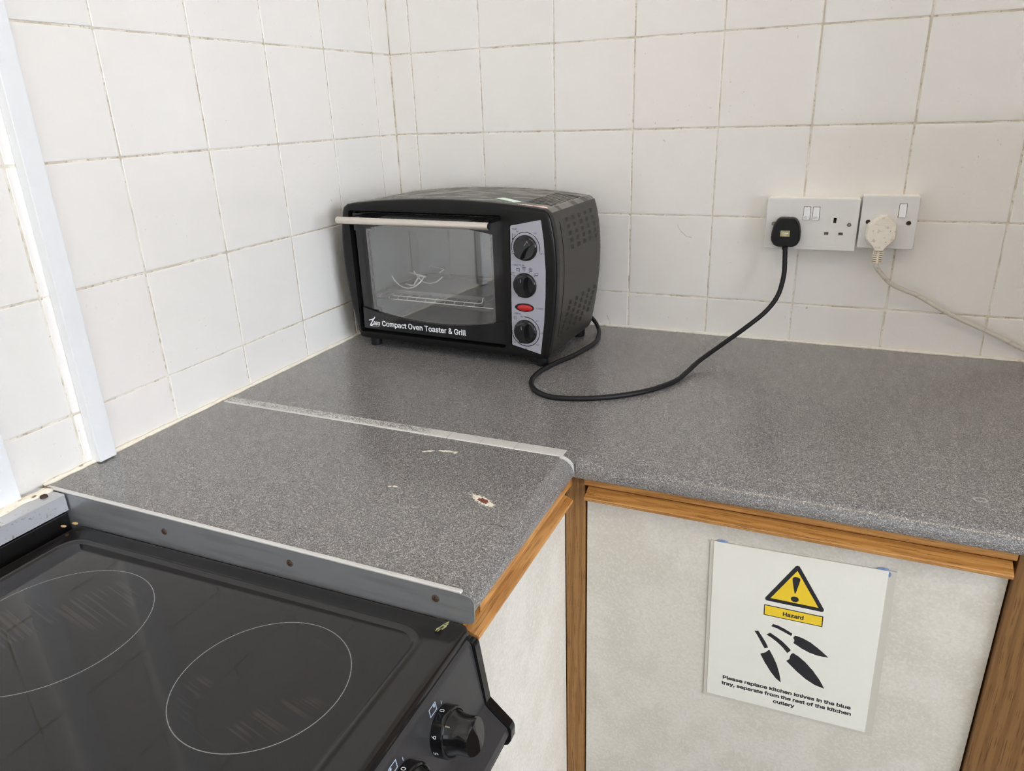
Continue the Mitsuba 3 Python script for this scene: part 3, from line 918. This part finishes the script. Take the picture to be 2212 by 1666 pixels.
bar = lathe([(.0001, 0), (.0050, 0), (.0056, .0004), (.0056, .0012)] + [(.0061, .0013), (.0061, H1 - H0 - .0013)] + [(.0056, H1 - H0 - .0012), (.0056, H1 - H0 - .0004), (.0050, H1 - H0), (.0001, H1 - H0)], 28)
oven('door__handle', frame(bar, [H0, HW, HV], [0, 0, -1.0], [0, 1.0, 0], [1.0, 0, 0]), 'brushed_steel', 35, 'brushed steel bar handle')
for x in (-.1500, .0880):
    oven('door__handle_mount', rbox(x - .0085, x + .0085, HW - .0045, HW + .0060, -.002, HV - .003, .003), 'gloss_black', 30)
for x in (H0, H1 - .0008):
    oven('door__handle_cap', frame(lathe([(.0001, 0), (.0052, 0), (.0055, .0008), (.0001, .0008)], 24), [x - (.0006 if x < 0 else -.0003), HW, HV], [0, 0, -1.0], [0, 1.0, 0], [1.0, 0, 0]), 'black_plastic', 30)
t = text2d('Compact Oven Toaster & Grill', .0098, True, depth=.00015)
v = np.array(t.vertices)
v[:, 0] = -.1425 + (v[:, 0] - v[:, 0].min()) / (v[:, 0].max() - v[:, 0].min()) * (.0388 + .1425)
v[:, 1] += .0458
v[:, 2] += -.0020
t.vertices = v
oven('door__lettering', t, 'white_ink', False)
lg = []
te = text2d('eam', .0088, True, sx=.62, shear=.22, depth=.00015)
lg.append(shift(te, -.1628, .0462, -.0020))
lg.append(shift(extrude(LineString([(-.1580, .0610), (-.1622, .0560), (-.1668, .0495), (-.1698, .0452), (-.1690, .0440), (-.1660, .0452), (-.1625, .0478)]).buffer(.0011), 0, .00015), 0, 0, -.0020))
lg.append(shift(extrude(LineString([(-.1715, .0545), (-.1660, .0560), (-.1600, .0583)]).buffer(.0008), 0, .00015), 0, 0, -.0020))
lg.append(shift(extrude(sbox(-.1655, .0434, -.1500, .0439), 0, .00015), 0, 0, -.0020))
oven('door__logo', cat_(*lg), 'white_ink', False)

# control panel
oven('control_panel', extrude(pan, -.0006, .0008), 'panel_silver', False, 'silver control panel with three knobs')
PZ = .0008


def pk(key, m, mat='ink', label=None, sm=False):
    return oven('control_panel__' + key, m, mat, sm, label)


def oven_knob(cx, cy, deg):
    k = to_man(lathe([(.0001, 0), (.0205, 0), (.0210, .0010), (.0206, .0030), (.0198, .0040), (.0182, .0050), (.0165, .0060), (.0001, .0060)], 48))
    body = lathe([(.0178, .0040), (.0172, .0110), (.0165, .0145), (.0150, .0155), (.0001, .0155)], 48)
    big = to_man(body)
    for s in (-1, 1):
        c = trimesh.creation.cylinder(radius=.030, height=.03, sections=64)
        c.apply_translation([s * (.030 + .0040), 0, .0210])
        big = big - to_man(c)
    k = (k + big).rotate((0, 0, deg))
    kk = pk('knob', shift(from_man(k), cx, cy, PZ), 'gloss_black', 'round black knob with raised grip', 28)
    a = math.radians(deg + 90)
    pk_key = kk + '__pointer'
    p0, p1 = (cx + .0080 * math.cos(a), cy + .0080 * math.sin(a)), (cx + .0130 * math.cos(a), cy + .0130 * math.sin(a))
    add(pk_key, frame(stroke([p0, p1], .0010, PZ + .0155, PZ + .0158), OO, OU, OW, -OV), 'grey_ink', False)


K1, K2, K3 = (.1612, .2080), (.1585, .1460), (.1575, .0662)
oven_knob(*K1, -38)
oven_knob(*K2, 4)
oven_knob(*K3, 4)


def ptext(s, x, y, h, bold=False, align='left', rot=0):
    m = text2d(s, h, bold, depth=.00012, align=align)
    if rot:
        m.apply_transform(trimesh.transformations.rotation_matrix(math.radians(rot), [0, 0, 1]))
    return shift(m, x, y, PZ)


def parc(c, r, a0, a1, w=.0011):
    return stroke(arc(c[0], c[1], r, a0, a1), w, PZ, PZ + .00012)


def pdot(c, r, a, s=.0010):
    return shift(extrude(Point(c[0] + r * math.cos(math.radians(a)), c[1] + r * math.sin(math.radians(a))).buffer(s, quad_segs=4), 0, .00012), z=PZ)


tx = [ptext('TEMP.', .1370, .2362, .0027), parc(K1, .0252, 190, 129), parc(K1, .0252, 117, 61), parc(K1, .0252, 49, -10)]
tx += [pdot(K1, .0252, a, .0008) for a in (196, 123, 55, -16)]
tx += [ptext('50', .1350, .1970, .0023), ptext('100', .1448, .2328, .0023), ptext('200', .1760, .2310, .0023), ptext('250', .1868, .1990, .0023)]
tx += [stroke([(.1388, .2225), (.1388, .2300)], .0010, PZ, PZ + .00012), pdot((.1388, .2215), 0, 0, .0017), ptext('°C', .1408, .2268, .0024)]
pk('temperature_marking', cat_(*tx))
fx = [ptext('FUNCTION', .1365, .1775, .0029)]
for i, (a, s) in enumerate(((140, 'OFF'), (114, '-'), (92, '='), (68, '≡'), (44, '_'))):
    c = (K2[0] + .0293 * math.cos(math.radians(a)), K2[1] + .0283 * math.sin(math.radians(a)))
    q = sbox(c[0] - .0030, c[1] - .0024, c[0] + .0030, c[1] + .0024)
    fx.append(shift(extrude(q.difference(q.buffer(-.0005, join_style='mitre')), 0, .00012), z=PZ))
    if i == 0:
        fx.append(ptext('OFF', c[0], c[1] - .0008, .0016, align='center'))
    if i in (1, 2, 3):
        fx.append(stroke([(c[0] - .0021, c[1] + .0013), (c[0] + .0021, c[1] + .0013)], .0007, PZ, PZ + .00012))
    if i in (3, 4):
        fx.append(stroke([(c[0] - .0021, c[1] - .0013), (c[0] + .0021, c[1] - .0013)], .0007, PZ, PZ + .00012))
    if i == 2:
        fx += [pdot((c[0] - .0014, c[1] - .0006), 0, 0, .0005), pdot((c[0] + .0014, c[1] - .0006), 0, 0, .0005)]
    fx.append(pdot(K2, .0240, a, .0007))
pk('function_marking', cat_(*fx))
pk('power_bezel', shift(extrude(affinity.scale(Point(0, 0).buffer(1, quad_segs=16), .0172, .0072), 0, .0012), .1568, .1082, PZ), 'gloss_black')
ln = lathe([(.0138, 0), (.0135, .0012), (.0110, .0022), (.0060, .0028), (.0001, .0030)], 36)
ln.apply_scale([1, .40, 1])
pk('power_light', shift(ln, .1578, .1080, PZ + .0012), 'red_lens', 'red oval power light', 35)
pk('power_lettering', cat_(ptext('POWER', .1772, .1068, .0028)))
zx = [ptext('TIMER', .1362, .0952, .0029), shift(extrude(Point(.1388, .0890).buffer(.0030).difference(Point(.1388, .0890).buffer(.0025)), 0, .00012), z=PZ), stroke([(.1376, .0898), (.1388, .0890), (.1402, .0889)], .0005, PZ, PZ + .00012), ptext('OFF-0', .1480, .0905, .0026)]
for a0, a1 in ((86, 50), (40, 5), (-5, -40), (-50, -85), (-95, -130), (-140, -172)):
    zx.append(parc(K3, .0256, a0, a1, .0013))
zx += [pdot(K3, .0256, a, .0011) for a in (91, 45, 0, -45, -90, -135, -178)]
for s, a in (('10', 43), ('20', 0), ('30', -45), ('40', -90), ('50', -135)):
    zx.append(ptext(s, K3[0] + .0302 * math.cos(math.radians(a)), K3[1] + .0302 * math.sin(math.radians(a)) - .0012, .0025, align='center'))
zx.append(ptext('60', K3[0] - .0250, K3[1] + .0048, .0024, align='center', rot=90))
pk('timer_marking', cat_(*zx))
# feet
for u, v, k in ((-.176, .024, 0), (.176, .026, 1), (-.172, .205, 2), (.174, .208, 3)):
    ft = lathe([(.0001, .0005), (.0098, .0005), (.0104, .0018), (.0112, .0190), (.0112, .0240), (.0001, .0240)], 20)
    add('toaster_oven__foot', frame(ft, OO + u * OU + v * OV, OU, OV, OW), 'black_rubber', 30)


def oven_top(u, v, h=.0002):
    return OO + u * OU + v * OV + (.2803 - .0125 * (u / .2) ** 2 + h) * OW


def sticker(key, pts, mat, label=None, h=.0002, n=6):
    """Flat paper following the arched top."""
    pl = Polygon(pts)
    v, f = tri_poly(pl.segmentize(.004))
    lo = np.array([oven_top(a, b, h) for a, b in v])
    hi = lo + OW * .00015
    nb = len(v)
    F = np.vstack([f + nb, f[:, ::-1]])
    return add('toaster_oven__' + key, tm(np.vstack([lo, hi]), F), mat, False, label)


def quad(cu, cv, w, h, deg):
    c, s = math.cos(math.radians(deg)), math.sin(math.radians(deg))
    return [(cu + a * c - b * s, cv + a * s + b * c) for a, b in ((-w / 2, -h / 2), (w / 2, -h / 2), (w / 2, h / 2), (-w / 2, h / 2))]


sticker('rating_sticker', quad(.1085, .0495, .055, .020, -26), 'sticker_green', 'white and green strip sticker')
sticker('rating_sticker__print', quad(.1085, .0495, .050, .0155, -26), 'sticker_white', None, .0004)
sticker('warning_sticker', [(.145, .020), (.187, .0235), (.203, .0195)] if False else [(.138, .0225), (.186, .0310), (.1935, .0185), (.140, .0190)], 'sticker_pink', 'pink warning sticker')
sticker('warning_sticker__print', [(.163, .0255), (.178, .0285), (.179, .0270), (.164, .0240)], 'sticker_red', None, .0004)
# the cord of the oven, its loop on the worktop and its climb to the plug
CZ = .9042
cord = [OO + .150 * OU + .228 * OV + .045 * OW, OO + .165 * OU + .250 * OV + .040 * OW, [.4280, -.0230, .9300], [.4490, -.0330, .9150], [.4660, -.0620, .9065], [.4750, -.0985, CZ], [.4788, -.1340, CZ], [.4725, -.1800, CZ], [.4635, -.2210, CZ], [.4520, -.2520, CZ], [.4440, -.2820, CZ], [.4385, -.3120, CZ],
        [.4395, -.3430, CZ], [.4470, -.3690, CZ], [.4610, -.3905, CZ], [.4805, -.4055, CZ], [.5040, -.4115, CZ], [.5460, -.4015, CZ], [.5890, -.3770, CZ], [.6295, -.3385, CZ], [.6600, -.2880, .9048], [.6715, -.2450, .9068], [.6835, -.2000, .9130], [.7100, -.1480, .9270], [.7440, -.1080, .9500], [.7735, -.0850, .9760], [.7900, -.0720, 1.0030], [.7955, -.0620, 1.0350], [.7942, -.0540, 1.0620], [.7922, -.0492, 1.0840]]
add('toaster_oven__power_cord', tube(cord, .0040, 12, 8), 'black_rubber', True, 'black rubber power cord')
tag('toaster_oven', 'black compact toaster oven with glass door in the corner of the worktop', 'toaster oven')

# things inside the oven


def inside(pts):
    return [OO + a * OU + b * OV + c * OW for a, b, c in pts]


rk = 'oven_rack'
add(rk + '__rim', tube(inside([(-.172, .034, .0905), (.109, .034, .0905)]), .0014, 8), 'wire_chrome', True)
add(rk + '__rim', tube(inside([(-.150, .036, .0970), (.050, .036, .0970), (.056, .036, .0985), (.058, .037, .1080)]), .0013, 8), 'wire_chrome', True)
add(rk + '__rim', tube(inside([(-.172, .185, .0905), (.109, .185, .0905)]), .0014, 8), 'wire_chrome', True)
for i in range(14):
    u = -.165 + i * .0205
    add(rk + '__bar', tube(inside([(u, .0335, .0915), (u, .038, .0968), (u, .050, .0970), (u, .185, .0925)]), .0010, 6), 'wire_chrome', True)
tag(rk, 'chrome wire rack inside the toaster oven', 'oven rack')
tray = Polygon([(-.150, -.185), (.050, -.185), (.050, -.055), (-.150, -.055)]).buffer(.008)
tr = cat_(extrude(tray, .0985, .0992), extrude(tray.difference(tray.buffer(-.0015)), .0985, .1060))
add('baking_tray', frame(tr, OO, OU, -OV, OW), 'tray_metal', 30, 'shallow grey metal tray lying on the rack inside the oven', 'tray')
tl = 'tray_lifter'
add(tl + '__cradle', tube(inside([(-.152, .060, .1290), (-.145, .060, .1190), (-.135, .061, .1105), (-.122, .062, .1065), (-.110, .066, .1075), (-.100, .075, .1150), (-.094, .085, .1260)]), .0014, 8, 5), 'wire_chrome', True)
add(tl + '__cradle', tube(inside([(-.125, .095, .1330), (-.117, .095, .1230), (-.106, .095, .1130), (-.092, .096, .1100), (-.078, .100, .1130), (-.068, .108, .1220)]), .0012, 8, 5), 'wire_chrome', True)
add(tl + '__grip', tube(inside([(-.118, .070, .1345), (-.080, .070, .1300), (-.083, .072, .1280), (-.096, .072, .1290), (-.100, .070, .1250), (-.107, .066, .1120), (-.112, .064, .1120), (-.124, .064, .1140)]), .0016, 8), 'wire_chrome', True)
add(tl + '__hook', tube(inside([(-.105, .120, .1370), (-.102, .120, .1390), (-.070, .120, .1345), (-.074, .118, .1310), (-.080, .116, .1270)]), .0013, 8), 'wire_chrome', True)
tag(tl, 'bent wire tray lifter lying on the tray inside the oven', 'tray lifter')

# ------------------------------------------------------------------ sockets on the back wall


def wall_add(key, m, mat, sm=30, label=None):
    """Drawing coordinates x right, y up, z off the back wall."""
    return add(key, frame(m, [0, 0, 0], [1, 0, 0], [0, 0, 1], [0, -1, 0]), mat, sm, label)


BX, FY = .0300, .0385            # depth of the mounting box, of the face
dx0, dx1, dz0, dz1 = .7560, .9010, 1.0770, 1.1625
sx0, sx1, sz0, sz1 = .9035, .9870, 1.0835, 1.1685


def faceplate(x0, x1, z0, z1, holes):
    m = to_man(rbox(x0, x1, z0, z1, BX + .0003, FY, .0016))
    for a in holes:
        m = m - to_man(a)
    return from_man(m)


def hbox(cx, cz, w, h, d=.006):
    return trimesh.creation.box(bounds=[[cx - w / 2, cz - h / 2, FY - d], [cx + w / 2, cz + h / 2, FY + .01]])


def hcyl(cx, cz, r, d=.006):
    c = trimesh.creation.cylinder(radius=r, height=d + .01, sections=24)
    c.apply_translation([cx, cz, FY - d + (d + .01) / 2])
    return c


def screw(key, cx, cz, r, depth, mat='brass_dull'):
    s = to_man(lathe([(.0001, .0014), (r * .6, .0012), (r * .95, .0003), (r, -.001), (.0001, -.001)], 20)) - to_man(trimesh.creation.box(bounds=[[-r, -.0005, .0006], [r, .0005, .003]]))
    wall_add(key, shift(from_man(s.rotate((0, 0, 35))), cx, cz, FY - depth), mat, 30)


def rocker(key, cx, cz, w=.0098, h=.0205, on=True):
    wall_add(key + '_surround' if False else key.replace('switch', 'switch_gap'), rbox(cx - w / 2 - .0008, cx + w / 2 + .0008, cz - h / 2 - .0008, cz + h / 2 + .0008, FY - .0004, FY + .0001, .0001), 'shutter_brown', False)
    pr = Polygon([(-h / 2, -.001), (h / 2, -.001), (h / 2, .0008), (0, .0022), (-h / 2, .0044)])
    return wall_add(key, frame(extrude(pr, -w / 2, w / 2), [cx, cz, FY], [0, 1.0, 0], [0, 0, 1.0], [1.0, 0, 0]), 'white_plastic', 20)


dk, sk = 'double_socket', 'single_socket'
EX, EZ = .8655, 1.1275
wall_add(dk + '__mounting_box', rbox(dx0 + .001, dx1 - .001, dz0 + .001, dz1 - .001, .0003, BX, .0012), 'socket_edge')
wall_add(dk + '__faceplate', faceplate(dx0, dx1, dz0, dz1, [hbox(EX, EZ, .0046, .0085), hbox(EX - .0111, EZ - .0220, .0068, .0046), hbox(EX + .0111, EZ - .0220, .0068, .0046), hcyl(.8878, 1.1205, .0036, .002), hcyl(.7690, 1.1195, .0036, .002)]), 'socket_plastic')
for cx, cz, w, h in ((EX, EZ, .0044, .0083), (EX - .0111, EZ - .0220, .0066, .0044), (EX + .0111, EZ - .0220, .0066, .0044)):
    wall_add(dk + '__pin_slot', trimesh.creation.box(bounds=[[cx - w / 2, cz - h / 2, FY - .0062], [cx + w / 2, cz + h / 2, FY - .0040]]), 'shutter_brown' if cz < EZ - .01 else 'black_gap', False)
screw(dk + '__screw', .8878, 1.1205, .0031, .0015)
screw(dk + '__screw', .7690, 1.1195, .0031, .0015)


def handwriting(cx, cz):
    o = arc(-.0019, 0, .0014, 0, 350, 16)
    n_ = [(.0006, -.0014), (.0006, .0010), (.0010, .0013), (.0018, .0014), (.0024, .0009), (.0024, -.0014)]
    m = cat_(stroke(o, .0004, 0, .0001), stroke(n_, .0004, 0, .0001))
    a = math.atan2(.0036, .01)
    mm = frame(m, [cx, cz, FY + .0039], [1.0, 0, 0], [0, math.cos(.21), -math.sin(.21)], [0, math.sin(.21), math.cos(.21)])
    return mm


for cx in (.8208, .8352):
    k = rocker(dk + '__switch', cx, 1.1385)
    wall_add(k + '__writing', handwriting(cx, 1.1385 - .0068), 'ink', False, 'handwritten word on')
tag(dk, 'white double wall socket with two switches marked on and the black plug', 'socket')
wall_add(sk + '__mounting_box', rbox(sx0 + .001, sx1 - .001, sz0 + .001, sz1 - .001, .0003, BX, .0012), 'socket_edge')
wall_add(sk + '__faceplate', faceplate(sx0, sx1, sz0, sz1, [hcyl(.9748, 1.1260, .0037, .003), hcyl(.9155, 1.1265, .0037, .003)]), 'socket_plastic')
for cx in (.9748, .9155):
    wall_add(sk + '__screw_hole', shift(lathe([(.0001, 0), (.0036, 0), (.0036, .0004), (.0001, .0004)], 20), cx, 1.126 if cx > .95 else 1.1265, FY - .0029), 'rust', False)
rocker(sk + '__switch', .9635, 1.1460, .0100, .0205)
tag(sk, 'white single wall socket holding the dirty cream plug', 'socket')

# plugs


def loft_poly(polys, zs):
    rings = []
    n = 96
    for pg, z in zip(polys, zs):
        e = pg.exterior
        c = np.array(pg.centroid.coords[0])
        pts = np.array([e.interpolate(s, normalized=True).coords[0] for s in np.linspace(0, 1, 600, endpoint=False)])
        ang = np.arctan2(pts[:, 1] - c[1], pts[:, 0] - c[0])
        o = np.argsort(ang)
        ang, pts = ang[o], pts[o]
        w = np.linspace(-math.pi, math.pi, n, endpoint=False)
        rings.append(np.column_stack([np.interp(w, ang, pts[:, 0], period=2 * math.pi), np.interp(w, ang, pts[:, 1], period=2 * math.pi), np.full(n, z)]))
    return outward(loft(rings))


pb = Polygon([(-.0135, .0235), (.0135, .0235), (.0205, .0130), (.0235, -.0010), (.0235, -.0140), (.0190, -.0225), (.0120, -.0255), (-.0120, -.0255), (-.0190, -.0225), (-.0235, -.0140), (-.0235, -.0010), (-.0205, .0130)]).buffer(-.0105).buffer(.0105, quad_segs=10)
pcx, pcz = .7915, 1.1085
m = loft_poly([pb.buffer(-.0012), pb, pb, pb.buffer(-.0010), pb.buffer(-.0032)], [FY + .0002, FY + .0015, FY + .0140, FY + .0185, FY + .0205])
wall_add('power_plug__body', shift(m, pcx, pcz), 'black_plastic', 40)
wall_add('power_plug__fuse_label', shift(extrude(sbox(-.0070, -.0044, .0070, .0044).buffer(.0006), FY + .0205, FY + .0208), pcx - .0010, pcz - .0020), 'label_gold', False, 'small gold fuse label')
wall_add('power_plug__fuse_label__lettering', cat_(shift(text2d('13 AMP', .0022, True, depth=.0001, align='center'), pcx - .001, pcz - .0025, FY + .0208), shift(text2d('FUSE', .0015, False, depth=.0001, align='center'), pcx - .001, pcz - .0052, FY + .0208)), 'white_ink', False)
wall_add('power_plug__cord_grip', frame(lathe([(.0001, 0), (.0050, 0), (.0048, .008), (.0001, .008)], 16), [pcx + .0005, pcz - .0225, FY + .0105], [1.0, 0, 0], [0, 0, 1.0], [0, -1.0, 0]), 'black_plastic', 30)
tag('power_plug', 'square black three-pin plug with gold fuse label in the double socket', 'plug')

qx, qz = .9365, 1.1120
pw = Polygon([(-.0055, .0265), (.0070, .0265), (.0215, .0140), (.0225, -.0050), (.0215, -.0100), (.0085, -.0260), (.0075, -.0300), (-.0075, -.0300), (-.0085, -.0260), (-.0225, -.0100), (-.0228, -.0050), (-.0215, .0120)]).buffer(-.002).buffer(.002, quad_segs=5)
m = loft_poly([pw, pw, pw.buffer(-.0004), pw.buffer(-.0012), pw.buffer(-.0028)], [FY + .0002, FY + .0100, FY + .0180, FY + .0225, FY + .0240])
for k in range(4):
    pass
mm = to_man(shift(m, qx, qz))
for k in range(4):
    mm = mm - to_man(trimesh.creation.box(bounds=[[qx - .012 - .0022 * k, qz + .0222 - .0032 * k, FY + .0230], [qx + .013 + .0022 * k, qz + .0230 - .0032 * k, FY + .03]]))
for ox, oz in ((-.0125, .0040), (.0125, .0045), (-.0090, -.0135), (.0080, -.0135)):
    mm = mm - to_man(shift(trimesh.creation.cylinder(radius=.0008, height=.01, sections=10), qx + ox, qz + oz, FY + .0240))
wall_add('power_plug_001__body', from_man(mm), 'cream_plastic', 35)
wall_add('power_plug_001__embossing', shift(cat_(extrude(Point(0, -.0040).buffer(.0062).difference(Point(0, -.0040).buffer(.0056)), 0, .0004), extrude(LineString([(-.0052, .0035), (0, .0055), (.0052, .0035)]).buffer(.0004), 0, .0004), extrude(sbox(-.0035, -.0012, .0035, -.0006), 0, .0004)), qx, qz - .0010, FY + .0239), 'cream_plastic', False)
gx, gz = qx, qz - .0300
rg = []
for k in range(6):
    rg.append(rbox(gx - .0078 + .0003 * k, gx + .0078 - .0003 * k, gz - .0022 - .0035 * k, gz - .0001 - .0035 * k, FY + .0050, FY + .0185 - .0003 * k, .0008))
rg.append(rbox(gx - .0016, gx + .0016, gz - .0200, gz + .002, FY + .0050, FY + .0186, .0006))
wall_add('power_plug_001__strain_relief__core', rbox(gx - .0064, gx + .0064, gz - .0198, gz + .001, FY + .0068, FY + .0165, .0006), 'grime_brown', 30, 'brown grime between the ribs')
wall_add('power_plug_001__strain_relief', cat_(*rg), 'cream_plastic', 30, 'ribbed cord sleeve')
wc = [[qx, -FY - .0105, gz - .0165], [qx + .0003, -FY - .0100, gz - .0260], [.9475, -.0440, 1.0420], [.9640, -.0390, 1.0260], [.9850, -.0330, 1.0155], [1.0080, -.0280, 1.0055], [1.0620, -.0210, .9750], [1.1190, -.0170, .9500], [1.1690, -.0150, .9262], [1.2150, -.0180, .9080], [1.2600, -.0260, .9052], [1.3300, -.0300, .9052], [1.3960, -.0260, .9052]]
add('power_plug_001__cord', tube(wc, .0038, 12, 8), 'white_cable', True, 'grubby white cord')
tag('power_plug_001', 'dirty cream plug with ribbed sleeve and white cord in the single socket', 'plug')
